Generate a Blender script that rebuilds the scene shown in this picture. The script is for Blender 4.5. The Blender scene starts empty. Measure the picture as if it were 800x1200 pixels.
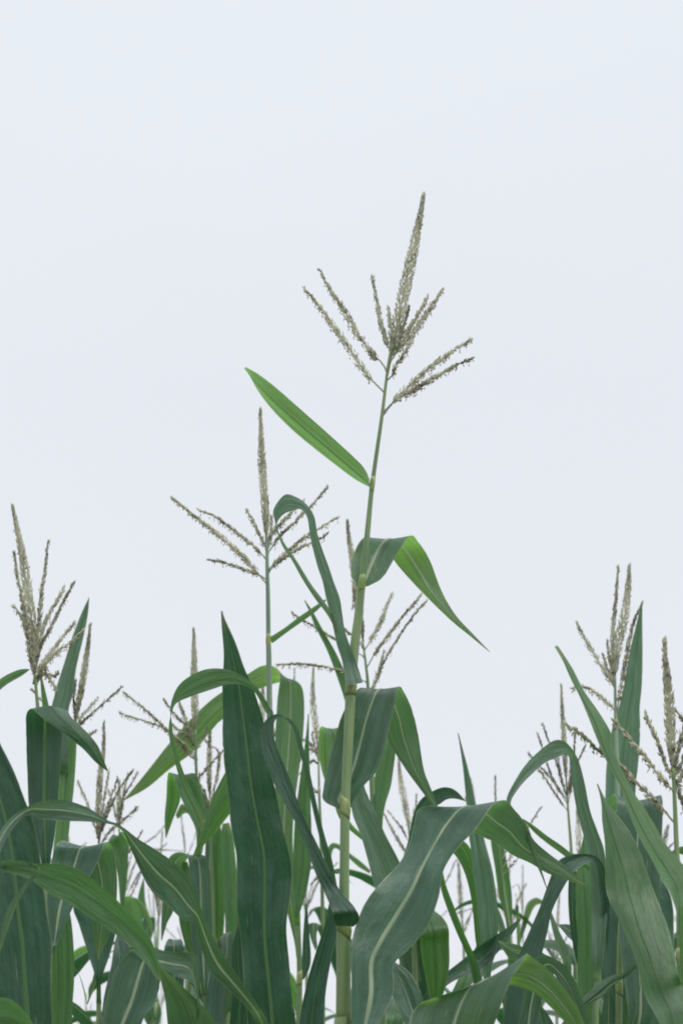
import bpy, math, random
from mathutils import Vector
random.seed(7)
S = bpy.context.scene
C = S.collection
R = math.radians

# ---------------------------------------------------------------- camera
PITCH = 22.0; FPX = 1667.0; CAM = Vector((0, 0, 1.5))
cam_d = bpy.data.cameras.new('camera'); cam = bpy.data.objects.new('camera', cam_d); C.objects.link(cam)
cam.location = CAM; cam.rotation_euler = (R(90 + PITCH), 0, 0)
cam_d.sensor_fit = 'VERTICAL'; cam_d.sensor_height = 36.0; cam_d.lens = 36.0 * FPX / 1200.0
cam_d.clip_start = 0.05; cam_d.clip_end = 2000
cam_d.dof.use_dof = True; cam_d.dof.focus_distance = 2.05; cam_d.dof.aperture_fstop = 8
S.camera = cam

# ---------------------------------------------------------------- world, sun, exposure
SUN_EL, SUN_AZ = R(62), R(125)
w = bpy.data.worlds.new('World'); S.world = w; w.use_nodes = True
nt = w.node_tree; nt.nodes.clear()
out = nt.nodes.new('ShaderNodeOutputWorld')
sky = nt.nodes.new('ShaderNodeTexSky'); sky.sky_type = 'NISHITA'; sky.sun_disc = False
sky.sun_elevation = SUN_EL; sky.sun_rotation = SUN_AZ
bg_sky = nt.nodes.new('ShaderNodeBackground'); bg_sky.inputs['Strength'].default_value = 0.1
nt.links.new(sky.outputs[0], bg_sky.inputs['Color'])
tc = nt.nodes.new('ShaderNodeTexCoord')
sep = nt.nodes.new('ShaderNodeSeparateXYZ'); nt.links.new(tc.outputs['Generated'], sep.inputs[0])
ramp = nt.nodes.new('ShaderNodeValToRGB')      # overcast: a little brighter towards the zenith
nt.links.new(sep.outputs['Z'], ramp.inputs[0])
e = ramp.color_ramp.elements
e[0].position = 0.0; e[0].color = (0.835, 0.86, 0.91, 1)
e[1].position = 0.45; e[1].color = (0.815, 0.848, 0.908, 1)
n = e.new(0.68); n.color = (0.84, 0.885, 0.94, 1)
n = e.new(1.0); n.color = (1.0, 1.0, 1.0, 1)
boost = nt.nodes.new('ShaderNodeMapRange'); boost.inputs['From Min'].default_value = 0.68; boost.inputs['To Max'].default_value = 1.7; boost.inputs['To Min'].default_value = 1.0
nt.links.new(sep.outputs['Z'], boost.inputs['Value'])
nz = nt.nodes.new('ShaderNodeTexNoise'); nz.inputs['Scale'].default_value = 2.2; nz.inputs['Detail'].default_value = 3
nt.links.new(tc.outputs['Generated'], nz.inputs['Vector'])
mr = nt.nodes.new('ShaderNodeMapRange'); mr.inputs['To Min'].default_value = 0.975; mr.inputs['To Max'].default_value = 1.025
nt.links.new(nz.outputs['Fac'], mr.inputs['Value'])
bg_cl = nt.nodes.new('ShaderNodeBackground')
nt.links.new(ramp.outputs[0], bg_cl.inputs['Color']); bm = nt.nodes.new('ShaderNodeMath'); bm.operation = 'MULTIPLY'; nt.links.new(mr.outputs[0], bm.inputs[0]); nt.links.new(boost.outputs[0], bm.inputs[1]); nt.links.new(bm.outputs[0], bg_cl.inputs['Strength'])
mx = nt.nodes.new('ShaderNodeMixShader'); mx.inputs[0].default_value = 0.96
nt.links.new(bg_sky.outputs[0], mx.inputs[1]); nt.links.new(bg_cl.outputs[0], mx.inputs[2])
nt.links.new(mx.outputs[0], out.inputs['Surface'])
sun_d = bpy.data.lights.new('sun', 'SUN'); sun_d.energy = 1.5; sun_d.angle = R(35); sun_d.color = (1, 0.97, 0.9)
sun = bpy.data.objects.new('sun', sun_d); C.objects.link(sun)
sd = Vector((math.sin(SUN_AZ) * math.cos(SUN_EL), math.cos(SUN_AZ) * math.cos(SUN_EL), math.sin(SUN_EL)))
sun.rotation_euler = sd.to_track_quat('Z', 'Y').to_euler()
S.view_settings.view_transform = 'Standard'; S.view_settings.look = 'None'
S.view_settings.exposure = 0.0; S.view_settings.gamma = 1.0
S.render.engine = 'CYCLES'
S.cycles.filter_width = 1.9
S.cycles.max_bounces = 10; S.cycles.transmission_bounces = 6; S.cycles.diffuse_bounces = 5

# ---------------------------------------------------------------- helpers
CP, SP = math.cos(R(PITCH)), math.sin(R(PITCH))
def W(px, py, Y):
    """the point at horizontal distance Y along the line of sight through (px, py)"""
    u = (px - 400.0) / FPX; v = (600.0 - py) / FPX
    d = Y / (CP - v * SP)
    return CAM + Vector((d * u, Y, d * (SP + v * CP)))
def scale_at(py, Y):
    v = (600.0 - py) / FPX
    return Y / (CP - v * SP) / FPX          # metres per pixel
def crom(pts, sub):
    n = len(pts); res = []
    for i in range(n - 1):
        p0 = pts[i - 1] if i > 0 else pts[0] * 2 - pts[1]
        p1, p2 = pts[i], pts[i + 1]
        p3 = pts[i + 2] if i + 2 < n else p2 * 2 - p1
        for k in range(sub):
            t = k / sub
            res.append(0.5 * ((2 * p1) + (p2 - p0) * t + (2 * p0 - 5 * p1 + 4 * p2 - p3) * t * t + (3 * p1 - p0 - 3 * p2 + p3) * t ** 3))
    res.append(pts[-1].copy())
    return res
def mesh_obj(name, vs, fs, mat, parent=None, uvs=None, tones=None, mats=None, midx=None):
    me = bpy.data.meshes.new(name); me.from_pydata([tuple(v) for v in vs], [], fs)
    for m in (mats or [mat]): me.materials.append(m)
    me.polygons.foreach_set('use_smooth', [True] * len(me.polygons))
    if midx: me.polygons.foreach_set('material_index', midx)
    if uvs:
        l = me.uv_layers.new(name='UVMap'); buf = []
        for lp in me.loops: buf += uvs[lp.vertex_index]
        l.data.foreach_set('uv', buf)
    if tones:
        a = me.attributes.new('tone', 'FLOAT', 'POINT'); a.data.foreach_set('value', tones)
    o = bpy.data.objects.new(name, me); C.objects.link(o)
    if parent: o.parent = parent; o.matrix_parent_inverse = parent.matrix_world.inverted()
    return o

# ---------------------------------------------------------------- materials
def nn(t, kind, **kw):
    x = t.nodes.new(kind)
    for k, v in kw.items():
        if k in x.inputs: x.inputs[k].default_value = v
        else: setattr(x, k, v)
    return x
def mixc(t, fac, a, b, blend='MIX'):
    m = t.nodes.new('ShaderNodeMix'); m.data_type = 'RGBA'; m.blend_type = blend
    for idx, val in ((0, fac), (6, a), (7, b)):
        if hasattr(val, 'links'): t.links.new(val, m.inputs[idx])
        else: m.inputs[idx].default_value = val
    return m.outputs[2]
def leaf_mat(name, dark, light, trans, tfac, rough=0.46, sheen=0.08):
    m = bpy.data.materials.new(name); m.use_nodes = True; t = m.node_tree; t.nodes.clear()
    o = nn(t, 'ShaderNodeOutputMaterial'); p = nn(t, 'ShaderNodeBsdfPrincipled'); tr = nn(t, 'ShaderNodeBsdfTranslucent')
    uv = nn(t, 'ShaderNodeUVMap'); mp = nn(t, 'ShaderNodeMapping'); mp.inputs['Scale'].default_value = (1, 1, 1)
    t.links.new(uv.outputs[0], mp.inputs[0])
    def streak(sx, sy, det):
        m2 = nn(t, 'ShaderNodeMapping'); m2.inputs['Scale'].default_value = (sx, sy, 1); t.links.new(uv.outputs[0], m2.inputs[0])
        k = nn(t, 'ShaderNodeTexNoise'); k.inputs['Scale'].default_value = 1; k.inputs['Detail'].default_value = det
        oi = nn(t, 'ShaderNodeObjectInfo'); ad = nn(t, 'ShaderNodeVectorMath', operation='ADD')
        sc = nn(t, 'ShaderNodeMath', operation='MULTIPLY'); sc.inputs[1].default_value = 40
        t.links.new(oi.outputs['Random'], sc.inputs[0]); t.links.new(m2.outputs[0], ad.inputs[0]); t.links.new(sc.outputs[0], ad.inputs[1])
        t.links.new(ad.outputs[0], k.inputs['Vector']); return k.outputs['Fac']
    fine = streak(75, 2.5, 3); broad = streak(9, 5, 3); blot = streak(2.5, 14, 4)
    rp = nn(t, 'ShaderNodeValToRGB'); rp.color_ramp.elements[0].position = 0.33; rp.color_ramp.elements[1].position = 0.7
    rp.color_ramp.elements[0].color = (*dark, 1); rp.color_ramp.elements[1].color = (*light, 1)
    mm = nn(t, 'ShaderNodeMath', operation='ADD'); m3 = nn(t, 'ShaderNodeMath', operation='MULTIPLY'); m3.inputs[1].default_value = 0.5
    t.links.new(fine, mm.inputs[0]); t.links.new(broad, mm.inputs[1]); t.links.new(mm.outputs[0], m3.inputs[0])
    t.links.new(m3.outputs[0], rp.inputs[0])
    # waxy bluish blotches, strengthened to paint sheen highlights into the colour
    bl = nn(t, 'ShaderNodeMapRange'); bl.inputs['From Min'].default_value = 0.52; bl.inputs['From Max'].default_value = 0.75
    bl.inputs['To Max'].default_value = 0.75; t.links.new(blot, bl.inputs['Value'])
    wax = tuple(min(1, c * 1.45 + d) for c, d in zip(light, (0.025, 0.028, 0.04)))
    col = mixc(t, bl.outputs[0], rp.outputs[0], (*wax, 1))
    # pale edge: highlight along the margins painted into the colour
    sx = nn(t, 'ShaderNodeSeparateXYZ'); t.links.new(uv.outputs[0], sx.inputs[0])
    a = nn(t, 'ShaderNodeMath', operation='SUBTRACT'); a.inputs[1].default_value = 0.5; t.links.new(sx.outputs[0], a.inputs[0])
    b = nn(t, 'ShaderNodeMath', operation='ABSOLUTE'); t.links.new(a.outputs[0], b.inputs[0])
    ed = nn(t, 'ShaderNodeMapRange'); ed.inputs['From Min'].default_value = 0.475; ed.inputs['From Max'].default_value = 0.5
    ed.inputs['To Max'].default_value = 0.7; t.links.new(b.outputs[0], ed.inputs['Value'])
    col = mixc(t, ed.outputs[0], col, (0.30, 0.36, 0.20, 1))
    # small pale scars along the veins
    sc1 = streak(30, 22, 1)
    scr = nn(t, 'ShaderNodeMapRange'); scr.inputs['From Min'].default_value = 0.74; scr.inputs['From Max'].default_value = 0.79
    scr.inputs['To Max'].default_value = 0.6; t.links.new(sc1, scr.inputs['Value'])
    col = mixc(t, scr.outputs[0], col, (0.33, 0.36, 0.2, 1))
    # yellowing towards the tip (v2 = 0..1 stored in tone)
    at = nn(t, 'ShaderNodeAttribute', attribute_name='tone')
    yl = nn(t, 'ShaderNodeMapRange'); yl.inputs['From Min'].default_value = 0.95; yl.inputs['From Max'].default_value = 1.0
    yl.inputs['To Max'].default_value = 0.6; t.links.new(at.outputs['Fac'], yl.inputs['Value'])
    col = mixc(t, yl.outputs[0], col, (0.22, 0.22, 0.07, 1))
    oi = nn(t, 'ShaderNodeObjectInfo'); hv = nn(t, 'ShaderNodeHueSaturation')
    vr = nn(t, 'ShaderNodeMapRange'); vr.inputs['To Min'].default_value = 0.86; vr.inputs['To Max'].default_value = 1.16
    t.links.new(oi.outputs['Random'], vr.inputs['Value']); t.links.new(vr.outputs[0], hv.inputs['Value']); t.links.new(col, hv.inputs['Color'])
    geo = nn(t, 'ShaderNodeNewGeometry')
    under = mixc(t, 1.0, hv.outputs[0], (1.35, 1.22, 0.75, 1), 'MULTIPLY')
    two = mixc(t, geo.outputs['Backfacing'], hv.outputs[0], under)
    t.links.new(two, p.inputs['Base Color'])
    rr = nn(t, 'ShaderNodeMapRange'); rr.inputs['To Min'].default_value = rough - 0.08; rr.inputs['To Max'].default_value = rough + 0.12
    t.links.new(blot, rr.inputs['Value']); t.links.new(rr.outputs[0], p.inputs['Roughness'])
    p.inputs['Sheen Weight'].default_value = sheen; p.inputs['Sheen Roughness'].default_value = 0.5
    p.inputs['Sheen Tint'].default_value = (0.75, 0.92, 0.9, 1)
    p.inputs['Specular IOR Level'].default_value = 0.7
    tcol = mixc(t, 1.0, (*trans, 1), (1, 1, 1, 1), 'MULTIPLY')
    tv = nn(t, 'ShaderNodeMapRange'); tv.inputs['From Min'].default_value = 0.3; tv.inputs['From Max'].default_value = 0.7
    tv.inputs['To Min'].default_value = 0.55; tv.inputs['To Max'].default_value = 1.3; t.links.new(m3.outputs[0], tv.inputs['Value'])
    ts = nn(t, 'ShaderNodeHueSaturation'); t.links.new(tv.outputs[0], ts.inputs['Value']); t.links.new(tcol, ts.inputs['Color'])
    t.links.new(ts.outputs[0], tr.inputs['Color'])
    bp = nn(t, 'ShaderNodeBump'); bp.inputs['Strength'].default_value = 0.35; bp.inputs['Distance'].default_value = 0.002
    t.links.new(fine, bp.inputs['Height'])
    bp2 = nn(t, 'ShaderNodeBump'); bp2.inputs['Strength'].default_value = 0.5; bp2.inputs['Distance'].default_value = 0.012
    t.links.new(blot, bp2.inputs['Height']); t.links.new(bp.outputs[0], bp2.inputs['Normal'])
    t.links.new(bp2.outputs[0], p.inputs['Normal'])
    mxs = nn(t, 'ShaderNodeMixShader'); mxs.inputs[0].default_value = tfac
    tf = nn(t, 'ShaderNodeMapRange'); tf.inputs['To Min'].default_value = tfac; tf.inputs['To Max'].default_value = min(0.5, tfac + 0.1)
    t.links.new(geo.outputs['Backfacing'], tf.inputs['Value']); t.links.new(tf.outputs[0], mxs.inputs[0])
    t.links.new(p.outputs[0], mxs.inputs[1]); t.links.new(tr.outputs[0], mxs.inputs[2]); t.links.new(mxs.outputs[0], o.inputs['Surface'])
    return m
def simple_mat(name, c1, c2, scale=(30, 30, 4), rough=0.55, tfac=0.0, tcol=None, sheen=0.0):
    m = bpy.data.materials.new(name); m.use_nodes = True; t = m.node_tree; t.nodes.clear()
    o = nn(t, 'ShaderNodeOutputMaterial'); p = nn(t, 'ShaderNodeBsdfPrincipled')
    tc = nn(t, 'ShaderNodeTexCoord'); mp = nn(t, 'ShaderNodeMapping'); mp.inputs['Scale'].default_value = scale
    k = nn(t, 'ShaderNodeTexNoise'); k.inputs['Scale'].default_value = 1; k.inputs['Detail'].default_value = 4
    t.links.new(tc.outputs['Object'], mp.inputs[0]); t.links.new(mp.outputs[0], k.inputs['Vector'])
    rp = nn(t, 'ShaderNodeValToRGB'); rp.color_ramp.elements[0].position = 0.35; rp.color_ramp.elements[1].position = 0.68
    rp.color_ramp.elements[0].color = (*c1, 1); rp.color_ramp.elements[1].color = (*c2, 1)
    t.links.new(k.outputs['Fac'], rp.inputs[0]); t.links.new(rp.outputs[0], p.inputs['Base Color'])
    p.inputs['Roughness'].default_value = rough; p.inputs['Sheen Weight'].default_value = sheen
    bp = nn(t, 'ShaderNodeBump'); bp.inputs['Strength'].default_value = 0.3; bp.inputs['Distance'].default_value = 0.002
    t.links.new(k.outputs['Fac'], bp.inputs['Height']); t.links.new(bp.outputs[0], p.inputs['Normal'])
    if tfac > 0:
        tr = nn(t, 'ShaderNodeBsdfTranslucent'); tr.inputs['Color'].default_value = (*(tcol or c2), 1)
        mxs = nn(t, 'ShaderNodeMixShader'); mxs.inputs[0].default_value = tfac
        t.links.new(p.outputs[0], mxs.inputs[1]); t.links.new(tr.outputs[0], mxs.inputs[2]); t.links.new(mxs.outputs[0], o.inputs['Surface'])
    else: t.links.new(p.outputs[0], o.inputs['Surface'])
    return m
def spikelet_mat():
    m = bpy.data.materials.new('tassel_spikelets'); m.use_nodes = True; t = m.node_tree; t.nodes.clear()
    o = nn(t, 'ShaderNodeOutputMaterial'); p = nn(t, 'ShaderNodeBsdfPrincipled'); tr = nn(t, 'ShaderNodeBsdfTranslucent')
    at = nn(t, 'ShaderNodeAttribute', attribute_name='tone')
    rp = nn(t, 'ShaderNodeValToRGB'); el = rp.color_ramp.elements
    el[0].position = 0; el[0].color = (0.20, 0.175, 0.155, 1); el[1].position = 1; el[1].color = (0.88, 0.88, 0.76, 1)
    for pos, c in ((0.3, (0.42, 0.41, 0.31, 1)), (0.55, (0.64, 0.67, 0.49, 1)), (0.8, (0.82, 0.81, 0.64, 1))):
        x = el.new(pos); x.color = c
    t.links.new(at.outputs['Fac'], rp.inputs[0]); t.links.new(rp.outputs[0], p.inputs['Base Color']); t.links.new(rp.outputs[0], tr.inputs['Color'])
    p.inputs['Roughness'].default_value = 0.6
    mxs = nn(t, 'ShaderNodeMixShader'); mxs.inputs[0].default_value = 0.58
    t.links.new(p.outputs[0], mxs.inputs[1]); t.links.new(tr.outputs[0], mxs.inputs[2]); t.links.new(mxs.outputs[0], o.inputs['Surface'])
    return m
ML = {
 'g': leaf_mat('leaf_bluish', (0.013, 0.058, 0.038), (0.045, 0.120, 0.082), (0.20, 0.44, 0.14), 0.28, 0.34, sheen=0.12),
 'd': leaf_mat('leaf_deep_green', (0.007, 0.045, 0.028), (0.021, 0.088, 0.054), (0.10, 0.34, 0.10), 0.22, 0.36, sheen=0.08),
 'p': leaf_mat('leaf_pale_waxy', (0.036, 0.100, 0.070), (0.085, 0.175, 0.128), (0.26, 0.50, 0.20), 0.36, 0.38, sheen=0.1),
 'f': leaf_mat('leaf_bluish_backlit', (0.016, 0.062, 0.045), (0.050, 0.125, 0.088), (0.32, 0.66, 0.13), 0.34, 0.36, sheen=0.1),  # variant of the bluish leaf; backlit glow of folded blades put into its colour
 'm': leaf_mat('leaf_mid_green', (0.018, 0.076, 0.030), (0.050, 0.138, 0.054), (0.22, 0.56, 0.10), 0.36, 0.38),
 'b': leaf_mat('leaf_fresh_green', (0.050, 0.132, 0.044), (0.078, 0.185, 0.066), (0.29, 0.60, 0.17), 0.42, sheen=0.1),
}
M_RIB = simple_mat('leaf_midrib', (0.28, 0.36, 0.25), (0.45, 0.53, 0.38), (60, 60, 8), 0.45, 0.4, (0.40, 0.58, 0.28))
M_RIBG = simple_mat('leaf_midrib_green', (0.035, 0.10, 0.05), (0.07, 0.15, 0.075), (60, 60, 8), 0.45, 0.45, (0.24, 0.48, 0.15))
M_ST = simple_mat('stalk_green', (0.12, 0.23, 0.085), (0.25, 0.36, 0.155), (70, 70, 5), 0.42, sheen=0.2)
M_STW = simple_mat('stalk_waxy', (0.15, 0.26, 0.16), (0.30, 0.42, 0.28), (70, 70, 5), 0.45, sheen=0.12)
M_COL = simple_mat('leaf_collar', (0.20, 0.30, 0.09), (0.40, 0.44, 0.20), (80, 80, 30), 0.5)
M_RACH = simple_mat('tassel_stem', (0.16, 0.23, 0.12), (0.26, 0.34, 0.19), (90, 90, 20), 0.55, 0.3)
M_SPK = spikelet_mat()
M_ANT = simple_mat('anthers', (0.50, 0.45, 0.30), (0.72, 0.66, 0.46), (200, 200, 200), 0.7, 0.45)
M_SOIL = simple_mat('soil', (0.035, 0.025, 0.017), (0.09, 0.065, 0.045), (5, 5, 5), 0.95)

# ---------------------------------------------------------------- builders
NU = 9
def leaf_from_rails(ra, rb, mat, parent, cup=0.11, ripple=0.06, midrib=True, label=None, mrw=None):
    """a blade between two edge curves; the midrib is a raised strip let into a slot along its middle"""
    mrw = mrw * 0.7 if mrw else {'g': .0019, 'f': .0016, 'p': .0011, 'd': .0011, 'm': .0011, 'b': .0009}[mat]
    n = len(ra); vs = []; uvs = []; tones = []; fs = []; nrm = []; mv = []; mf = []; muv = []
    ph = random.random() * 6.28; fr = random.uniform(9, 15); ph2 = random.random() * 6.28
    cs = [(a + b) * 0.5 for a, b in zip(ra, rb)]; lens = [0.0]
    for i in range(1, n): lens.append(lens[-1] + (cs[i] - cs[i - 1]).length)
    T = max(lens[-1], 1e-5); pn = None
    for i in range(n):
        t = (cs[min(i + 1, n - 1)] - cs[max(i - 1, 0)])
        ac = rb[i] - ra[i]; wd = ac.length
        nv = t.cross(ac)
        nv = nv.normalized() if nv.length > 1e-9 else (pn or Vector((0, 1, 0)))
        if pn is not None and nv.dot(pn) < 0 and wd < 0.006: nv = pn
        pn = nv
        s = lens[i] / T; hw = min(mrw * (1 - s) ** 0.8 + 0.0003, wd * 0.06) / max(wd, 1e-6)
        us = [0, 0.03, 0.16, 0.33, 0.5 - hw, 0.5 + hw, 0.67, 0.84, 0.97, 1]
        for u in us:
            q = abs(2 * u - 1); side = 1 if u < 0.5 else -1
            h = cup * wd * (1 - q ** 1.4) + ripple * wd * q * q * math.sin(fr * lens[i] * 3.454 + (ph if side > 0 else ph2)) + 0.22 * ripple * wd * q ** 6 * math.sin(lens[i] * (62 + 9 * side) + ph)
            vs.append(ra[i].lerp(rb[i], u) + nv * h); uvs.append((u, lens[i])); tones.append(s)
        if wd > 0.03 and i > 2:
            for q0, q1 in ((-10, -9), (-1, -2)):
                nick = random.random() * 0.02 + (random.uniform(.03, .07) if random.random() < 0.03 else 0)
                vs[q0] = vs[q0].lerp(vs[q0 + (3 if q0 == -10 else -3)], nick)
        a, b = vs[-6], vs[-5]
        mv += [a, (a + b) * 0.5 - nv * min(0.0012, wd * 0.08), b]; muv += [(0, lens[i]), (0.5, lens[i]), (1, lens[i])]
    for i in range(n - 1):
        for k in range(NU):
            if k == 4 and midrib: continue
            a = i * (NU + 1) + k
            fs.append((a, a + 1, a + NU + 2, a + NU + 1))
        for k in range(2):
            a = i * 3 + k; mf.append((a, a + 1, a + 4, a + 3))
    lf = mesh_obj('leaf', vs, fs, ML[mat], parent, uvs, tones)
    if label: lf['label'] = label
    if midrib: mesh_obj('midrib', mv, mf, M_RIB if mat in 'gf' else M_RIBG, lf, muv)
    return lf

def tube(pts, rads, sides=10):
    vs = []; fs = []; n = len(pts)
    for i, p in enumerate(pts):
        t = (pts[min(i + 1, n - 1)] - pts[max(i - 1, 0)]).normalized()
        a = t.orthogonal().normalized() if abs(t.z) < 0.5 else (Vector((1, 0, 0)) - t * t.x).normalized()
        b = t.cross(a)
        for k in range(sides):
            g = 2 * math.pi * k / sides
            vs.append(p + (a * math.cos(g) + b * math.sin(g)) * rads[i])
    for i in range(n - 1):
        for k in range(sides):
            fs.append((i * sides + k, i * sides + (k + 1) % sides, (i + 1) * sides + (k + 1) % sides, (i + 1) * sides + k))
    fs.append(tuple(range(sides))[::-1]); fs.append(tuple((n - 1) * sides + k for k in range(sides)))
    return vs, fs

class Plant:
    def __init__(s, label, Y, stalk, nodes=(), waxy=False, lean=0.0, low=4):
        """stalk: (px, py, width in px) from the top down"""
        s.Y = Y
        pts = [W(a, b, Y) for a, b, c in stalk]; rad = [c * 0.42 * scale_at(b, Y) for a, b, c in stalk]
        last = pts[-1]; base = Vector((last.x + (last.x - pts[-2].x) * 0.5, Y + lean, 0.0))
        base.x = last.x + max(-0.12, min(0.12, base.x - last.x))
        s.pts = pts[::-1]; s.rad = rad[::-1]
        rb = max(0.012, rad[-1] * 1.1)
        mid = base.lerp(last, 0.5)
        s.pts = [base, mid] + s.pts; s.rad = [rb, rb] + s.rad
        s.e = bpy.data.objects.new('corn_plant', None); C.objects.link(s.e); s.e.location = base
        s.e.empty_display_size = 0.1
        bpy.context.view_layer.update()
        s.e['label'] = label; s.e['category'] = 'corn plant'; s.e['group'] = 'corn plants growing in the field'
        cp = crom(s.pts, 6); rr = []
        for i in range(len(s.rad) - 1):
            for k in range(6): rr.append(s.rad[i] + (s.rad[i + 1] - s.rad[i]) * k / 6)
        rr.append(s.rad[-1]); s.cp = cp; s.rr = rr
        v, f = tube(cp, rr, 12); mesh_obj('stalk', v, f, M_STW if waxy else M_ST, s.e)
        for py in nodes:
            zz = W(400, py, Y).z
            s.collar(zz)
        # leaves of the lower stalk (below the picture)
        for k in range(low):
            z = 0.35 + k * 0.22; c, r = s.at(z)
            arch_leaf(c, random.uniform(0, 6.28), random.uniform(0.5, 0.62), 0.075, s.e, 'd' if k % 2 else 'm', 50, 1.5)
    def at(s, z):
        for i in range(len(s.cp) - 1):
            if s.cp[i].z <= z <= s.cp[i + 1].z:
                t = (z - s.cp[i].z) / max(1e-6, s.cp[i + 1].z - s.cp[i].z)
                return s.cp[i].lerp(s.cp[i + 1], t), s.rr[i] + (s.rr[i + 1] - s.rr[i]) * t
        return (s.cp[-1].copy(), s.rr[-1]) if z > s.cp[-1].z else (s.cp[0].copy(), s.rr[0])
    def collar(s, z):
        c, r = s.at(z); prof = [(-0.016, 1.01), (-0.008, 1.06), (0.0, 1.14), (0.004, 1.16), (0.010, 1.08), (0.018, 0.99)]
        v, f = tube([s.at(z + a * 0.8)[0] for a, b in prof], [r * b for a, b in prof], 12)
        ta = random.uniform(-.5, .5); tb = random.uniform(-.3, .3)
        v = [p + Vector((0, 0, (p.x - c.x) * ta * 1.6 + (p.y - c.y) * tb)) for p in v]
        mesh_obj('collar', v, f, M_COL, s.e)
    def leaf(s, mat, st, d0=0.0, d1=0.0, snap=True, **kw):
        A = []; B = []; n = len(st)
        for i, q in enumerate(st):
            t = i / (n - 1); d = d0 + (d1 - d0) * t + (q[4] if len(q) > 4 else 0); ee = q[5] if len(q) > 5 else kw.get('e', 0.0)
            A.append(W(q[0], q[1], s.Y + d - ee / 2)); B.append(W(q[2], q[3], s.Y + d + ee / 2))
        kw.pop('e', None)
        if snap:
            c = (A[0] + B[0]) * 0.5; best = None
            for p, r in zip(s.cp, s.rr):
                if p.z < c.z - 0.01 or len(s.cp) < 3:
                    dd = (p - c).length * (1 + 0.0) + abs((c.z - p.z) - 0.9 * math.hypot(p.x - c.x, p.y - c.y)) * 0.8
                    if best is None or dd < best[0]: best = (dd, p, r)
            if best and (best[1] - c).length > 0.02:
                p, r = best[1], best[2]
                ac = (B[0] - A[0]); acn = ac.normalized()
                A.insert(0, p - acn * r * 1.1); B.insert(0, p + acn * r * 1.1)
        return leaf_from_rails(crom(A, 6), crom(B, 6), mat, s.e, **kw)
    def tassel(s, spike, branches=(), tone=0.5, dens=1.0):
        """spike and branches: (thickness px, tone 0 dark .. 1 straw, anthers 0..1, depth offset at the tip, [(px,py) tip ... base])"""
        Y = s.Y; th, tn, an, dd, pp = spike
        b0 = W(*pp[-1], Y)
        top = s.cp[-1]
        low = top if top.z < b0.z else s.at(b0.z - 0.05)[0]
        allb = [b0] + [W(*b[4][-1], Y) for b in branches]
        path = crom([low.copy() if (low - b0).length > 0.004 else b0 - Vector((0, 0, 0.02)), b0, W(*pp[-2], Y)], 4)
        r0 = max(0.0012, min(s.rr[-1], 0.003))
        v, f = tube(path, [r0 - 0.0008 * i / len(path) for i in range(len(path))], 8)
        ta = mesh_obj('tassel', v, f, M_RACH, s.e)
        P = crom([W(*q, Y + dd * (1 - i / (len(pp) - 1))) for i, q in enumerate(pp)], 8)
        spk(P, 1.18 * th * scale_at(pp[0][1], Y), tn, an, ta, 'spike', dens, True)
        for b in branches:
            th, tn, an, dd, pp = b
            P = [W(*q, Y + dd * (1 - i / (len(pp) - 1))) for i, q in enumerate(pp)]
            # join to the central stem a little lower
            c, r = s.at(P[-1].z - 0.01); k = P[-1]
            if (c - k).length > 0.004:
                if (c - k).length < 0.1: P.append(c)
                else: P.append(c)
            bare = len(P)
            P = crom(P, 8)
            spk(P, 1.18 * th * scale_at(pp[0][1], Y), tn, an, ta, 'branch', dens, False)

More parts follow.
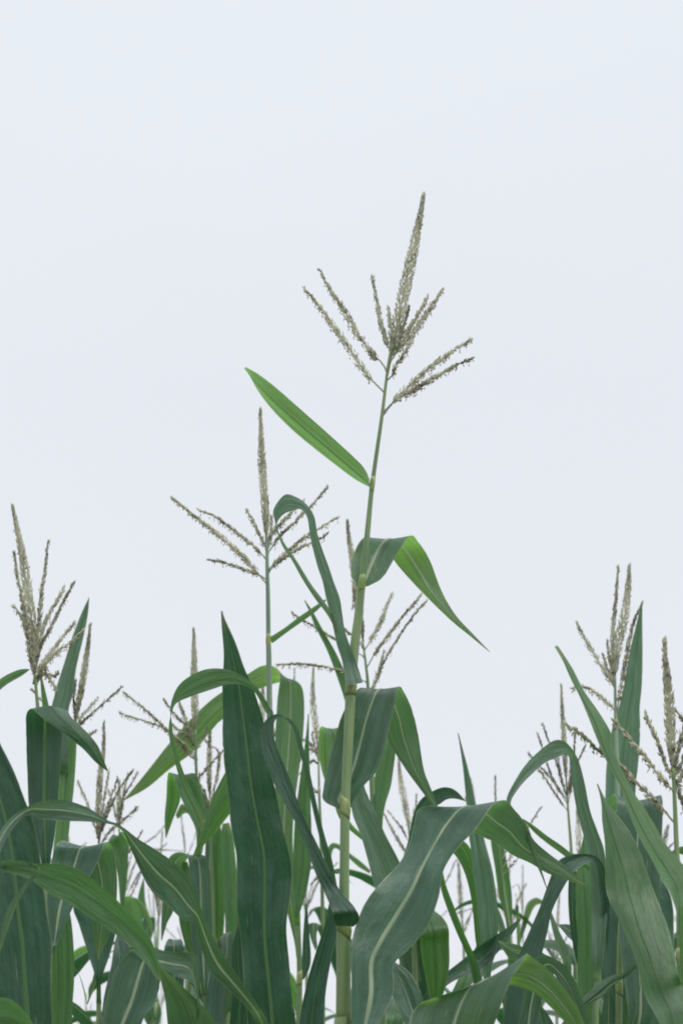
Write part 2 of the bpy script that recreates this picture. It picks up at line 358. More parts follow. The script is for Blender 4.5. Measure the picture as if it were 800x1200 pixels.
def spk(P, thick, tone, anth, parent, name, dens, central):
    """one flower spike: a thin axis, scales set all round it and hanging anthers; P runs tip -> base"""
    P = [p + Vector((random.gauss(0, 1), random.gauss(0, 1), random.gauss(0, 1))) * (0.0002 if central else 0.0004) for p in P[::-1]]; n = len(P); lens = [0.0]
    wv = random.random() * 6
    for i in range(1, n): lens.append(lens[-1] + (P[i] - P[i - 1]).length)
    T = lens[-1]; ar = min(0.0012, thick * 0.16)
    vs, fs = tube(P, [ar * (1.3 - 0.7 * i / n) for i in range(n)], 5)
    tones = [0.5] * len(vs); midx = [0] * len(fs)
    def at(x):
        for i in range(n - 1):
            if lens[i + 1] >= x:
                t = (x - lens[i]) / max(1e-9, lens[i + 1] - lens[i]); return P[i].lerp(P[i + 1], t), (P[i + 1] - P[i]).normalized()
        return P[-1], (P[-1] - P[-2]).normalized()
    step = (0.0006 if central else 0.00105) / dens
    x = T * (0.02 if central else 0.16); g = random.random() * 6
    while x < T:
        s = x / T; c, t = at(x)
        a = t.orthogonal().normalized(); b = t.cross(a); g += 2.4 + random.uniform(-0.3, 0.3)
        rad = a * math.cos(g) + b * math.sin(g)
        env = (0.55 + 0.45 * min(1, s * 5)) * (1.0 if s < 0.55 else 1 - 0.62 * (s - 0.55) / 0.45)
        L = random.uniform(0.0070, 0.0100) * (0.8 + 0.4 * env); spread = random.uniform(0.10, 0.34)
        reach = max(0.0010, thick * 0.5 * env)
        if random.random() < 0.08: spread += random.uniform(.2, .45); L *= 1.1
        if not central and random.random() < 0.07: x += step * 2.5; continue
        d = (t + rad * min(0.8, max(spread, reach / L * 0.5))).normalized()
        o0 = c + rad * max(0.0, reach - L * 0.42) * random.uniform(0.6, 1.05)
        hw = random.uniform(0.0017, 0.0026); reach *= 1.15; sd = d.cross(rad).normalized(); up = sd.cross(d)
        k = len(vs)
        m1 = o0 + d * L * 0.42; tip = o0 + d * L
        vs += [o0, m1 + sd * hw, m1 + rad * hw * 0.9, m1 - sd * hw, tip]
        fs += [(k, k + 2, k + 1), (k, k + 3, k + 2), (k + 4, k + 1, k + 2), (k + 4, k + 2, k + 3)]
        midx += [0] * 4
        tv = max(0, min(1, random.gauss(tone + 0.12 + 0.16 * math.sin(x * 55 + wv), 0.2)))
        tones += [max(0, tv - .1), tv, tv, tv, min(1, tv + 0.15)]
        if random.random() < anth * (0.24 if central else 0.5):
            hl = random.uniform(0.002, 0.007); q = m1 + Vector((random.uniform(-1, 1), random.uniform(-1, 1), 0)) * 0.0022
            q2 = q - Vector((random.uniform(-.001, .001), 0, hl)); al = 0.0048; aw = 0.0009; k = len(vs)
            dv = Vector((random.uniform(-.5, .5), random.uniform(-.5, .5), -1)).normalized() * al
            vs += [m1, q2 + Vector((0.0001, 0, 0)), q2 + Vector((aw, 0, 0)), q2 + Vector((-aw, aw, 0)), q2 + Vector((-aw, -aw, 0)), q2 + dv]
            fs += [(k, k + 1, k + 2), (k + 2, k + 3, k + 5), (k + 3, k + 4, k + 5), (k + 4, k + 2, k + 5), (k + 2, k + 4, k + 3)]
            midx += [1] * 5; tones += [0.6] * 6
        x += step * random.uniform(0.6, 1.4)
    return mesh_obj(name, vs, fs, None, parent, tones=tones, mats=[M_SPK, M_ANT], midx=midx)

def arch_leaf(c, az, L, wmax, parent, mat, elev=62, zmax=None, droop=1.9, midrib=True):
    """a free arching blade starting at c"""
    n = 12; p = c.copy(); el = R(elev + random.uniform(-8, 8)); A = []; B = []; tw = random.uniform(-0.5, 0.5)
    dirh = Vector((math.cos(az), math.sin(az), 0)); sidev = Vector((-math.sin(az), math.cos(az), 0))
    for i in range(n + 1):
        s = i / n; wd = wmax * min(1, 0.25 + s * 3.2) * (1 - s ** 2.6) ** 0.8 + 0.001
        th = tw * s * 1.5
        d = dirh * math.cos(el) + Vector((0, 0, 1)) * math.sin(el); up = sidev.cross(d) * -1
        sv = sidev * math.cos(th) + up * math.sin(th)
        A.append(p - sv * wd / 2); B.append(p + sv * wd / 2)
        p = p + d * L / n; el -= droop / n * (0.3 + 1.6 * s) + random.uniform(-0.03, 0.03)
    if zmax:
        mz = max(max(q.z for q in A), max(q.z for q in B))
        if mz > zmax:
            k = (zmax - c.z) / (mz - c.z)
            for q in A + B:
                if q.z > c.z: q.z = c.z + (q.z - c.z) * k
    return leaf_from_rails(crom(A, 3), crom(B, 3), mat, parent, cup=0.14, midrib=midrib)

# ---------------------------------------------------------------- ground
gv = []; gf = []; G = 60
xs = [((i / G) * 2 - 1) for i in range(G + 1)]
xs = [math.copysign(abs(x) ** 2.6 * 600, x) for x in xs]
for yy in xs:
    for xx in xs:
        gv.append((xx, yy, 0.03 * math.sin(xx * 8.2) if abs(xx) < 12 and abs(yy) < 12 else 0.0))
for i in range(G):
    for k in range(G):
        a = i * (G + 1) + k; gf.append((a, a + 1, a + G + 2, a + G + 1))
gr = mesh_obj('ground', gv, gf, M_SOIL); gr['kind'] = 'structure'; gr['label'] = 'bare brown soil of the corn field'

# ================================================================ THE PLANTS
# ---- the tall plant in the middle
m = Plant('tallest corn plant, in the middle, its tassel standing high above all the others', 2.0,
    [(459,408,2.8),(455,425,3.6),(447,490,5),(436,568,6.3),(430,628,8),(424,682,10.5),(420,720,12),(414,770,14),(411,806,14.5),(408,870,14),(404.5,942,13),(403.5,1010,13.5),(403,1070,15),(402.8,1085,19),(402.5,1095,19.5),(402,1200,21),(401,1260,22)],
    nodes=(569, 686, 806, 947, 1086), waxy=False)
m.leaf('b', [(433,562,437,573),(428,551,427,568),(419,540,412,559),(392,515,383,537),(355,482,346,507),(322,453,319,480),(302,438,301,456),(288,430,288.5,431)], 0, 0.06, e=0.03, ripple=0.0)
m.leaf('f', [(418,687,431,687,0),(411,668,449,676,.005),(415,647,466,648,.02),(427,630,481,628,.03),(448,640,491,636,.07),(470,668,504,658,.09),(496,696,517,692,.09),(528,727,533,720,.08),(550,745,552,741,.07),(573,764,574,764,.06)], 0.0, 0, cup=0.05, ripple=0.02, mrw=0.0036)
m.leaf('p', [(405,803,425,800,-.012),(401,776,418,778),(395,757,410,757),(391,739,404,739),(387,720,401,720),(382,701,398,701),(378,682,391,682),(372,664,385,664),(367,645,378,645),(363,626,372,626),(360,607,368,605),(353,597,359,591),(343,598,346,582),(332,603,333,580),(325.5,611,320.5,597),(323,619,322.5,611),(326,628,328,627),(332,642,336,641),(341,655,348,658),(355,680,364,684),(370,703,379,704),(383,720,391,722),(395,742,396,742)], -0.01, -0.01, cup=0.03, ripple=0.0, snap=False, midrib=False)
m.leaf('g', [(397,948,412,946),(379,938,415,938),(379,922,427,920,0,-.01),(383,900,442,902,0,-.02),(392,866,452,868,0,-.02),(402,834,460,836),(420,806,467,806,.01),(436,816,474,812,.05),(449,843,483,833,.07),(456,870,490,862,.08),(474,900,496,900,.08),(490,922,503,920,.08),(503,940,511,940,.08),(516,962,517,960,.08)], 0.012, 0.02, cup=0.05, ripple=0.02)
m.leaf('d', [(394,1085,414,1086,-.015),(391,1078,421,1078,-.02),(389,1067,416,1064,-.025),(380,1046,398,1043),(369,1022,386,1020),(359,994,371,988),(345,962,355,955),(327,931,343,922),(315,903,332,893),(308,878,323,871),(306,860,320,855),(310,846,322,845),(318,839,325,842),(327,837,329,841),(337,845,339,842),(344,856,348,853),(350,878,355,875),(356,900,361,896),(362,928,367,924),(368,956,374,955),(374,981,382,985),(380,1008,389,1008),(390,1045,396,1045)], -0.02, 0.0, cup=0.03, ripple=0.0, snap=False, midrib=False)
m.leaf('g', [(409,1245,434,1235),(411,1205,444,1200),(411,1160,460,1166,0,.02),(411,1122,461,1132,0,.02),(415,1090,479,1112,0,.01),(428,1057,500,1088,0,0),(448,1033,514,1052,0,-.02),(467,1010,518,1022,0,-.045),(479,986,526,1006,0,-.06),(485,966,540,991,0,-.06),(490,950,557,974,0,-.05),(508,944,580,939,0,-.02),(532,958,594,939,.04),(556,976,603,949,.05),(580,988,613,962,.05),(600,1002,624,983,.05),(622,1012,640,998,.05),(645,1025,661,1014,.04),(688,1039,689,1039,.03)], -0.07, 0.12, cup=0.05, ripple=0.03, mrw=0.0048)
m.leaf('f', [(462,1330,490,1330),(466,1270,540,1290),(477,1215,574,1215,0,-.03),(484,1183,593,1160,0,-.06),(505,1168,614,1121,0,-.03),(548,1160,620,1120,.04),(590,1154,633,1129,.05),(612,1158,647,1141,.05),(628,1165,659,1156,.05),(643,1179,671,1172,.05),(660,1196,684,1199,.05),(676,1220,691,1226,.05),(695,1250,696,1250,.05)], -0.25, -0.25, cup=0.06, ripple=0.02, mrw=0.0048)
m.tassel((13, .58, .35, 0, [(496,229),(491,258),(484,292),(477,325),(470,358),(464,388),(459,415)]), [
    (9, .72, .9, -.03, [(356,338),(372,356),(392,384),(412,412),(428,437),(440,450),(449,459)]),
    (9, .5, .7, .03, [(374,316),(388,341),(404,365),(418,390),(434,412),(446,424),(452,434)]),
    (7, .6, .7, .04, [(436,325),(441,350),(446,378),(452,398),(457,414)]),
    (8, .7, .8, .03, [(455,360),(457,380),(459,404),(458,418)]),
    (7, .28, .2, -.02, [(479,361),(474,378),(468,398),(461,413)]),
    (9, .6, 1., .05, [(518,339),(506,358),(494,375),(482,392),(468,408),(460,420)]),
    (7, .75, .8, .02, [(501,347),(493,362),(481,382),(472,399),(464,412)]),
    (5, .65, .8, -.02, [(481,402),(473,415),(464,428),(459,440)]),
    (9, .65, .9, -.03, [(551,398),(534,409),(516,421),(498,435),(480,452),(468,463),(453,479)]),
    (8, .35, .7, .03, [(552,420),(534,428),(514,439),(494,451),(478,461),(464,468),(453,481)])])

# ---- the plant left of it, second tallest
p2 = Plant('second tallest corn plant, very broad dark upright leaf in front of its stalk', 2.35,
    [(313,628,4),(313,660,5),(314,700,6),(314.5,750,6.5),(315,770,7.5),(316,850,8.5),(317,950,11),(319,1060,14),(320,1180,16),(321,1280,17)], nodes=(752,), waxy=True)
p2.leaf('b', [(316,747,319,754),(333,736,339,739),(350,723,356,727),(369,710,371,716),(381,702,382,704)], 0, -.02)
p2.leaf('d', [(300,1270,340,1270),(291,1225,346,1225),(289,1190,346,1190),(286,1150,341,1150),(281,1095,336,1095),(276.5,1045,341,1045),(276,1000,340,1005),(270,960,331,965),(265,920,321,920),(262,880,315,880),(260,840,307,840),(261,805,297,805),(262,780,285,780),(261,755,275,752),(260,735,267,732),(259.5,716,260,716)], -.03, -.10, cup=0.08, ripple=0.04, mrw=0.0045, e=-0.02)
p2.leaf('m', [(316,852,321,846,-.01),(310,833,316,829),(299,812,303,808),(286,803,290,796),(268,802,268,785),(245,809,242,784),(222,817,220,794),(207,824,207,807),(201.5,835,200,828),(198,850,202,850),(199,868,204,868),(205,893,210,890),(213,920,220,917),(222,940,230,938),(230,958,238,955),(236,975,239,971)], -.13, -.22, cup=0.03, ripple=0, midrib=False)
p2.leaf('m', [(300,930,306,940),(282,898,292,928),(267,902,276,946),(254,924,263,962),(244,950,253,975),(236,974,241,988),(229,995,231,1001),(222,1012,223,1012)], .05, .02)
p2.leaf('g', [(322,1260,345,1255),(300,1200,315,1200),(290,1182,303,1179),(268,1160,280,1146),(246,1137,264,1122),(234,1105,250,1098),(227,1080,238,1070),(216,1079,228,1044),(197,1062,216,1022),(178,1045,198,1006),(165,1022,180,994),(154,996,162,983),(145,976,148,972),(136,968,137,965),(124,965,126,961),(105,963,104,947),(75,962,78,938),(50,960,58,938),(33,956,40,942),(22,963,22,951),(10,979,8,963),(0,1000,-2,980),(-14,1030,-15,1020)], -.15, -.78, cup=0.06, ripple=0.0)
p2.leaf('d', [(330,1330,372,1330),(345,1270,376,1270),(350,1200,379,1200),(359,1154,382,1160),(368,1122,388,1125),(378,1091,394,1095),(384,1065,396,1065),(388,1045,392,1045)], -.1, -.1)
p2.leaf('d', [(272,1230,292,1230),(271,1170,291,1170),(271,1115,286,1115),(276,1095,282,1095),(279,1080,280,1080)], .06, .06)
p2.tassel((9.5, .62, .5, 0, [(305,481),(306,510),(307,540),(309,570),(311,600),(312,630)]), [
    (7.5, .58, .8, -.03, [(202,583),(220,598),(240,614),(260,630),(277,645),(292,660),(305,676),(312,684)]),
    (5.5, .55, .6, .03, [(233,598),(250,604),(270,618),(290,634),(305,648),(312,656)]),
    (5.5, .4, .3, .02, [(246,656),(262,659),(280,665),(296,671),(304,674)]),
    (5.5, .68, .8, .03, [(289,597),(297,612),(306,630),(311,642)]),
    (4.5, .45, .3, .03, [(383,571),(370,587),(355,601),(345,612),(330,626),(318,642),(314,650)]),
    (6, .6, .9, -.02, [(355,588),(342,600),(330,612),(318,626),(313,636)]),
    (6, .62, .5, -.03, [(394,607),(376,618),(358,629),(344,640),(330,652),(318,664),(314,670)]),
    (4.5, .32, .3, .02, [(383,626),(366,636),(350,643),(336,652),(324,660),(314,672)]),
    (6, .72, .8, .01, [(318,606),(318,620),(316,634),(313,645)])])

# ---- plant between the two, seen as a stalk with leaves low behind the broad leaf
pq = Plant('corn plant with long pale green leaf folded down to the left over the second stalk', 2.9,
    [(346,1000,4),(348,1060,6),(349,1076,6.5),(351,1146,7.5),(350,1200,8.5),(350,1280,10)], nodes=(1074, 1147))
pq.leaf('m', [(345,1072,351,1072),(342,1045,359,1045),(343,1010,365,1008),(345,965,365,975),(349,930,364,940),(354,895,363,900),(358,865,362,865),(361,836,362,836)], -.02, 0)
pq.leaf('f', [(344,1100,350,1100,.03),(330,1040,346,1040),(322,980,343,980),(322,930,347,930),(322,870,355,865),(325,820,356,815),(327.5,788,347,798),(312,779,326,800,.04),(290,790,300,810,.06),(264,808,279,828,.06),(240,827,255,848,.06),(206,861,228,880,.06),(179,896,199,901,.06),(158,922,172,924,.06),(143,939,144,939,.05)], .03, .05, label='pale green leaf folded over to the left')
pq.leaf('d', [(348,1148,356,1148),(353,1130,364,1128),(355,1095,362,1090),(358,1060,360,1060)], .0, .03)

# ---- plant right behind the tallest
p9 = Plant('corn plant straight behind the tallest, tassel branches fanning out either side of its stalk', 2.75,
    [(425,752,2.5),(428,775,3.5),(431,805,4.5),(434,880,7),(438,960,8),(444,1040,9),(448,1200,11),(450,1280,12)])
p9.leaf('m', [(424,890,430,890),(412,850,422,850),(402,815,411,800),(393,788,403,785),(382,760,392,762),(369,734,377,736),(362,716,366,716),(356,703,357,703)], 0, .0)
p9.leaf('m', [(442,1010,449,1010),(440,970,448,968),(437,940,451,944),(438,915,458,920),(444,885,463,885),(448,865,465,862),(452,840,462,838)], -.02, .02)
p9.leaf('b', [(398,960,408,960),(390,920,406,920),(384,880,402,880),(380,855,398,855),(375,853,389,858,.03),(373,880,389,885,.04),(377,903,386,903,.04),(381,916,382,916,.04)], -.03, .0)
p9.tassel((9, .5, .4, 0, [(407,611),(409,632),(413,655),(417,685),(421,715),(425,745)]), [
    (6, .5, .7, .0, [(413,712),(414,700),(415,690),(419,720),(424,745)]),
    (6.5, .68, .9, .03, [(459,696),(452,712),(445,730),(437,745),(430,757)]),
    (5, .42, .6, -.02, [(493,697),(482,710),(471,723),(455,744),(440,764),(432,778)]),
    (3.6, .28, .15, .03, [(499,704),(483,723),(467,746),(450,775),(441,796),(433,810)]),
    (6, .72, .4, .02, [(450,763),(446,778),(441,796),(434,812)]),
    (4.5, .35, .5, .02, [(343,719),(355,727),(371,736),(391,748),(410,760),(424,768)]),
    (4.5, .25, .1, -.02, [(402,736),(410,743),(418,750),(424,758)]),
    (4.5, .42, .6, .0, [(324,779),(350,778),(371,780),(396,785),(415,792),(429,800)]),
    (4, .3, .1, 0, [(425,730),(425,742),(425,755)])])

# ---- plants further back, left to right through the middle
p8 = Plant('slim corn plant with upright tassel between the curled dark leaf and the tallest stalk', 3.4,
    [(373,880,2.2),(374,930,3.5),(376,985,4.5),(378,1080,5.5),(378,1200,7),(378,1280,8)], nodes=(929,))
p8.leaf('g', [(376,1100,379,1100),(368,1084,378,1088),(361,1083,374,1084),(364,1100,371,1096),(370,1115,372,1110)], 0, -.03)
p8.leaf('b', [(382,1020,386,1020),(383,998,389,999),(389,988,393,994),(400,991,401,999),(410,1000,410,1007),(422,1009,420,1016),(434,1020,433,1024)], .0, .0)
p8.tassel((7.5, .55, .7, 0, [(367,784),(366.5,805),(367,830),(370,850),(372,868),(373,885)]), [
    (5.5, .35, .8, -.02, [(343,914),(347,900),(354,886),(364,878),(372,886)]),
    (4.5, .3, .6, .02, [(346,880),(352,868),(362,870),(371,884)]),
    (3, .25, .2, .02, [(352,906),(360,896),(368,892),(373,896)]),
    (3, .3, .3, 0, [(366,860),(368,872),(373,890)]),
    (3, .3, .5, 0, [(356,926),(364,922),(371,928),(374,932)])], dens=.7)

p10 = Plant('corn plant behind the right drooping leaf of the tallest, two thin upright tassel spikes', 3.7,
    [(478,965,2.5),(480,985,3.5),(482,1040,5),(484,1200,7),(485,1280,8)])
p10.tassel((7.5, .55, .6, 0, [(467,890),(469,912),(473,935),(477,958),(479,970)]), [
    (5, .25, .3, 0, [(450,954),(455,964),(462,977),(472,994),(479,1004)]),
    (3, .25, .2, .03, [(454,950),(462,960),(470,970),(478,985)]),
    (5.5, .5, .5, .02, [(488,931),(487,944),(484,960),(480,978)]),
    (3, .4, .3, .0, [(498,950),(492,965),(484,980),(480,990)])], dens=.7)
p10.leaf('m', [(450,1240,470,1240),(462,1170,485,1170),(470,1110,494,1110),(475,1080,490,1080),(480,1050,482,1050)], -.6, -.5)

ku = Plant('corn plant with broad grey-green leaf leaning left behind the tallest stalk', 2.5,
    [(484,1080,5),(486,1150,9),(488,1210,11),(490,1280,12)])
ku.leaf('p', [(476,1150,493,1150),(455,1090,487,1085),(440,1045,479,1040),(431,1010,467,1008),(423,980,453,982),(414,957,441,955),(411,940,430,930),(412,915,421,905),(414,890,416,890)], 0, .05, mrw=0.003)
ku.leaf('d', [(462,1060,474,1060),(468,1020,480,1015),(478,985,486,980),(484,955,494,953),(492,938,506,945),(505,928,514,943),(520,922.5,523,937),(533,926,533,936),(545,938,545,939)], .0, -.02, ripple=0)
ku.leaf('m', [(462,1075,486,1056,.14),(480,1080,510,1068,.06),(491,1092,524,1084,.0),(492,1108,526,1104),(495,1130,526,1134),(501,1160,520,1162),(508,1190,510,1190)], -.05, -.05, ripple=0.02)
ku.leaf('g', [(490,1240,520,1220),(474,1200,500,1190),(462,1175,493,1163),(455,1150,480,1139),(452,1130,464,1128),(450,1115,452,1115)], -.2, -.15)
ku.leaf('d', [(492,1172,500,1184),(515,1146,522,1156),(540,1126,546,1143),(564,1106,566,1135),(590,1090,592,1105),(610,1075,610,1078)], .02, .1)
ku.leaf('d', [(483,1215,512,1215),(472,1160,505,1165),(468,1112,496,1112),(474,1080,490,1080),(480,1056,481,1056)], .04, .04)

p14 = Plant('small distant corn plant in the gap under the big right leaf, dark branched tassel', 4.6,
    [(541,1075,2.2),(543,1110,3.5),(545,1200,5),(546,1280,6)])
p14.tassel((6.5, .5, .6, 0, [(537,1012),(538,1030),(539,1050),(541,1078)]), [
    (3.2, .25, .3, 0, [(519,1038),(526,1026),(536,1010),(541,1060)][:3] + [(540,1070)]),
    (3.5, .3, .4, .03, [(556,1063),(546,1067),(534,1072),(540,1082)]),
    (4, .4, .5, 0, [(551,1072),(547,1084),(542,1094)]),
    (3, .4, .4, 0, [(528,1060),(533,1075),(540,1090)]),
    (3, .3, .3, 0, [(560,1050),(552,1070),(543,1086)])], dens=.55)

ps = Plant('corn plant with spear-like upright leaf standing behind the arch of the big right leaf', 2.6,
    [(570,1090,4),(569,1140,6),(570,1200,9),(571,1280,11)])
ps.leaf('p', [(566,1200,576,1200),(566,1140,575,1140),(563,1105,582,1110),(559,1065,583,1070),(554,1020,577,1022),(549,977,567,982),(546,940,556.5,939),(542,900,549,905),(539,878,542,878),(536,859,537,859)], -.03, .0)
ps.leaf('m', [(558,1110,563,1110),(552,1055,561,1045),(544,1022,556,1010),(531,1000,546,988),(517,993,526,981)], .03, .0)
ps.leaf('m', [(556,1160,567,1158),(548,1124,559,1128),(534,1091,543,1092),(523,1063,532,1063),(516,1040,522,1036),(513,1015,517,1012)], -.06, -.1)
ps.leaf('m', [(520,1200,540,1190),(535,1150,552,1152),(552,1120,560,1128),(566,1090,568,1096),(580,1070,581,1072)], .1, .2)

pt = Plant('corn plant with narrow upright leaf and thin tassel tip above the big right leaf', 3.3,
    [(583,985,1.6),(590,1040,3),(596,1085,5),(597,1120,6),(598,1200,8),(599,1280,9)])
pt.leaf('m', [(594,1092,599,1092),(590,1068,600,1068),(584,1050,599,1045),(580,1020,595,1018),(575,990,590,990),(574,965,586,965),(577,948,578,948)], 0, .02)
pt.leaf('m', [(596,1120,600,1120),(585,1095,592,1088),(577,1075,586,1070),(578,1060,580,1060)], -.05, .05)
pt.tassel((3.2, .45, .3, 0, [(580,911),(580,930),(581,955),(583,985)]), [
    (3, .3, .2, .02, [(633,947),(622,964),(610,985),(592,1012)]),
    (2.4, .3, .2, .02, [(618,998),(606,1006),(594,1020)]),
    (2.4, .3, .2, .02, [(600,984),(594,994),(587,1010)])], dens=.55)
pt2 = Plant('corn plant whose short tassel spike peeps out beside the spear-like leaf', 4.0,
    [(556,955,2),(558,1010,3),(562,1200,6),(562,1280,7)], low=3)
pt2.tassel((5.5, .5, .5, 0, [(551,913),(553,925),(554,938),(556,958)]), [(3, .3, .2, 0, [(545,935),(549,948),(555,965)])], dens=.55)

p16 = Plant('faint distant corn plant in the sky gap beside the small arching pale leaf', 5.8,
    [(612,1076,1.4),(613,1130,2.6),(614,1200,4),(614,1280,5)], low=3)
p16.tassel((2.6, .4, .2, 0, [(612,1015),(612,1035),(612,1055),(612,1078)]), [
    (2, .3, .1, 0, [(600,1040),(606,1037),(609,1045),(612,1070)]), (2, .3, .1, 0, [(604,1048),(607,1075),(611,1095)]),
    (2, .3, .1, 0, [(601,1070),(606,1080),(612,1098)]), (2, .3, .1, 0, [(622,1060),(618,1076),(613,1090)])], dens=.4)
p16.leaf('b', [(606,1125,610,1125),(606,1108,610,1104),(609,1092,615,1089),(613,1074,620,1075),(617,1059,625,1064),(627,1052,630,1060),(637,1056,637,1060)], -1.8, -1.8)

# ---- right-hand group
pr = Plant('corn plant whose dark strap leaf arches over low, right of centre', 2.2,
    [(602,1245,10),(603,1290,13)])
pr.leaf('d', [(586,1290,614,1290),(589,1200,613,1200),(596,1150,623,1155),(607,1120,633,1124),(619,1093,641,1092),(632,1063,647,1066),(641,1038,661,1038),(652,1011,672,1022),(668,1002,684,1013),(686,1000.5,693,1010),(700,1005,699,1019),(709,1020,701,1042),(713,1050,704,1062),(713,1080,706,1085),(712,1118,711,1119)], .0, .1, ripple=0.02, midrib=False)
pr.leaf('g', [(602,1240,626,1250),(612,1170,632,1185),(620,1135,640,1155),(632,1119,648,1142),(652,1125,656,1155),(667,1138,664,1175),(681,1167,673,1202),(690,1205,683,1232),(697,1250,698,1252)], -.1, -.15)
pr.leaf('g', [(620,1275,652,1280),(618,1215,656,1222),(618,1175,646,1195),(621,1160,629,1172)], .03, .03)
pr.leaf('g', [(642,1130,640,1152),(612,1110,609,1129),(597,1105,596,1123),(583,1102,584,1105)], .15, .1)
pr3 = Plant('corn plant with leaf arched like a hook above the others, right of centre', 2.3,
    [(700,1112,1.5),(699,1135,3.5),(698,1160,7),(697,1210,10),(697,1280,12)])
pr3.leaf('p', [(693,1135,705,1135,-.02),(693,1105,708,1105,-.02),(692,1050,712,1050),(688,1000,708,1000),(682,975,700,975),(675,948,691,950),(669.5,915,684,915),(667,890,676,888),(662,884,664,871,-.02),(650,889,652,867,-.03),(638,894,640,873,-.05),(622,908,620,891,-.08),(608,923,606,910,-.1),(598,941,593,937,-.12),(605,958,602,952,-.14),(613,976,617,966,-.14),(622,1000,628,1000,-.14),(632,1022,635,1022,-.14),(640,1042,641,1042,-.14)], 0, -.03, ripple=0, midrib=False)
pr3.leaf('m', [(700,1030,702,1036),(665,997,662,1004),(640,979,639,987),(626,968,625,975),(612,959,613,961)], .03, .05)

p5r = Plant('corn plant with pale broad upright leaf under the dark arching strap leaf', 2.55,
    [(688,1150,7),(688,1200,9),(689,1280,11)])
p5r.leaf('m', [(684,1290,696,1290),(682,1200,695,1200),(677,1150,702,1150),(675,1100,703,1095),(675,1050,698,1050),(675,1022,694,1022),(678,1000,690,1000),(684,975,686,975)], -.05, 0, e=.02)
p5r.leaf('d', [(676,1130,684,1130),(668,1090,676,1095),(665,1050,675,1050),(667,1020,675,1020),(671,1000,672,1000)], .02, .04)
p5r.leaf('m', [(664,1170,671,1170),(659,1128,669,1130),(653,1113,665,1112),(647,1091,656,1094),(643,1072,648,1074),(641,1060,642,1060)], .1, .2)
p5r.leaf('g', [(676,1112,682,1098),(663,1096,668,1084),(650,1080,652,1083)], .1, .2)

p11 = Plant('corn plant with slim spike and bare dark branches, behind the hooked leaf', 3.3,
    [(664,932,2.6),(666,960,3.6),(669,1000,4.4),(673,1100,6),(675,1200,7),(676,1280,8)])
p11.tassel((6.5, .5, .35, 0, [(657,803),(658,825),(659.5,850),(661,880),(663,915)]), [
    (3.4, .1, .1, 0, [(635,848),(642,868),(652,896),(662,930)]),
    (3.4, .12, .2, .03, [(630,861),(636,880),(646,910),(660,932)]),
    (3.2, .15, .2, -.02, [(619,883),(636,902),(648,916),(662,938)]),
    (3.8, .2, .2, -.02, [(673,860),(672,884),(669,910),(665,935)]),
    (3, .12, .1, .03, [(686,872),(677,893),(671,914),(666,938)]),
    (5, .3, .5, .0, [(652,880),(655,900),(659,920),(664,935)]),
    (5, .45, .6, .0, [(668,890),(668,908),(665,930)]),
    (2.8, .2, .2, -.02, [(622,893),(634,906),(650,930),(664,950)])], dens=.8)

p27 = Plant('corn plant with only a pale tassel spike showing over the dark arching strap leaf', 3.8,
    [(681,1010,3),(683,1060,5),(684,1200,7),(684,1280,8)], low=3)
p27.tassel((7.5, .55, .5, 0, [(676,948),(677,965),(678,985),(680,1012)]), [(3, .4, .4, 0, [(686,985),(684,1000),(682,1020)])], dens=.6)
p28 = Plant('corn plant with tassel spike seen through the slit beside the pale upright leaf', 3.9,
    [(701,1090,3),(702,1130,4.5),(703,1200,6),(703,1280,7)], low=3)
p28.tassel((5.5, .55, .5, 0, [(700,1010),(700,1035),(700,1062),(701,1090)]), [], dens=.6)
p24 = Plant('distant corn plant with small brown tassel in the gap beside the dark strap leaf', 5.0,
    [(652,1105,2),(652,1150,3.4),(652,1200,4.5),(652,1280,6)], low=3)
p24.tassel((4.2, .4, .4, 0, [(655,1045),(654,1060),(653,1080),(652,1108)]), [
    (3.2, .3, .4, 0, [(640,1085),(644,1100),(650,1120)]), (3.5, .4, .4, 0, [(646,1095),(647,1110),(651,1126)]),
    (3.2, .25, .3, 0, [(666,1090),(661,1104),(653,1122)]), (3, .3, .3, 0, [(637,1100),(643,1112),(651,1130)])], dens=.5)

p12 = Plant('corn plant with thick double tassel beside its own tall blue-green upright leaf on the right', 2.6,
    [(720,792,3.5),(720.5,830,4.5),(722,880,6),(724,960,8),(727,1060,10),(726,1200,12),(725,1280,13)], waxy=True)
p12.leaf('p', [(722,1100,732,1100),(712,1040,741,1040),(708,960,743,960),(709,925,744,925),(711,890,748,890),(716,855,750,855),(724,830,749,830),(731,800,751.5,800),(737,765,752.5,765),(744,735,752,735),(751.5,704,752,704)], .03, .06)
p12.tassel((10.5, .72, .6, 0, [(737,663),(735,690),(732,716),(727,740),(722,762),(720,792)]), [
    (6.5, .5, .5, 0, [(724,666),(721,700),(718,730),(717,762),(719,784),(720,796)]),
    (7, .72, .7, 0, [(676,731),(686,750),(698,770),(710,790),(719,806)]),
    (5, .55, .6, .02, [(711,752),(713,768),(717,786),(720,800)]),
    (5, .6, .6, .02, [(706,768),(711,782),(718,800)]),
    (6, .72, .5, -.03, [(669,806),(684,805),(700,814),(712,824),(720,834)]),
    (7, .3, .2, -.03, [(752,706),(743,726),(737,750),(732,778),(726,812),(722,838)])])
p26 = Plant('corn plant with blue-green leaf bent flat behind the long pale strap at right', 2.4,
    [(728,1060,6),(726,1105,8.5),(725,1160,9),(724,1200,10),(723,1280,12)], nodes=(1157,))
p26.leaf('g', [(735,1200,762,1200),(727,1120,772,1120),(722,1040,773,1040),(720,980,775,985),(722,940,776,938),(716,932,768,934,.03),(708,950,732,950,.06),(712,990,735,985,.07),(725,1030,727,1030,.07)], -.05, 0, ripple=.02)
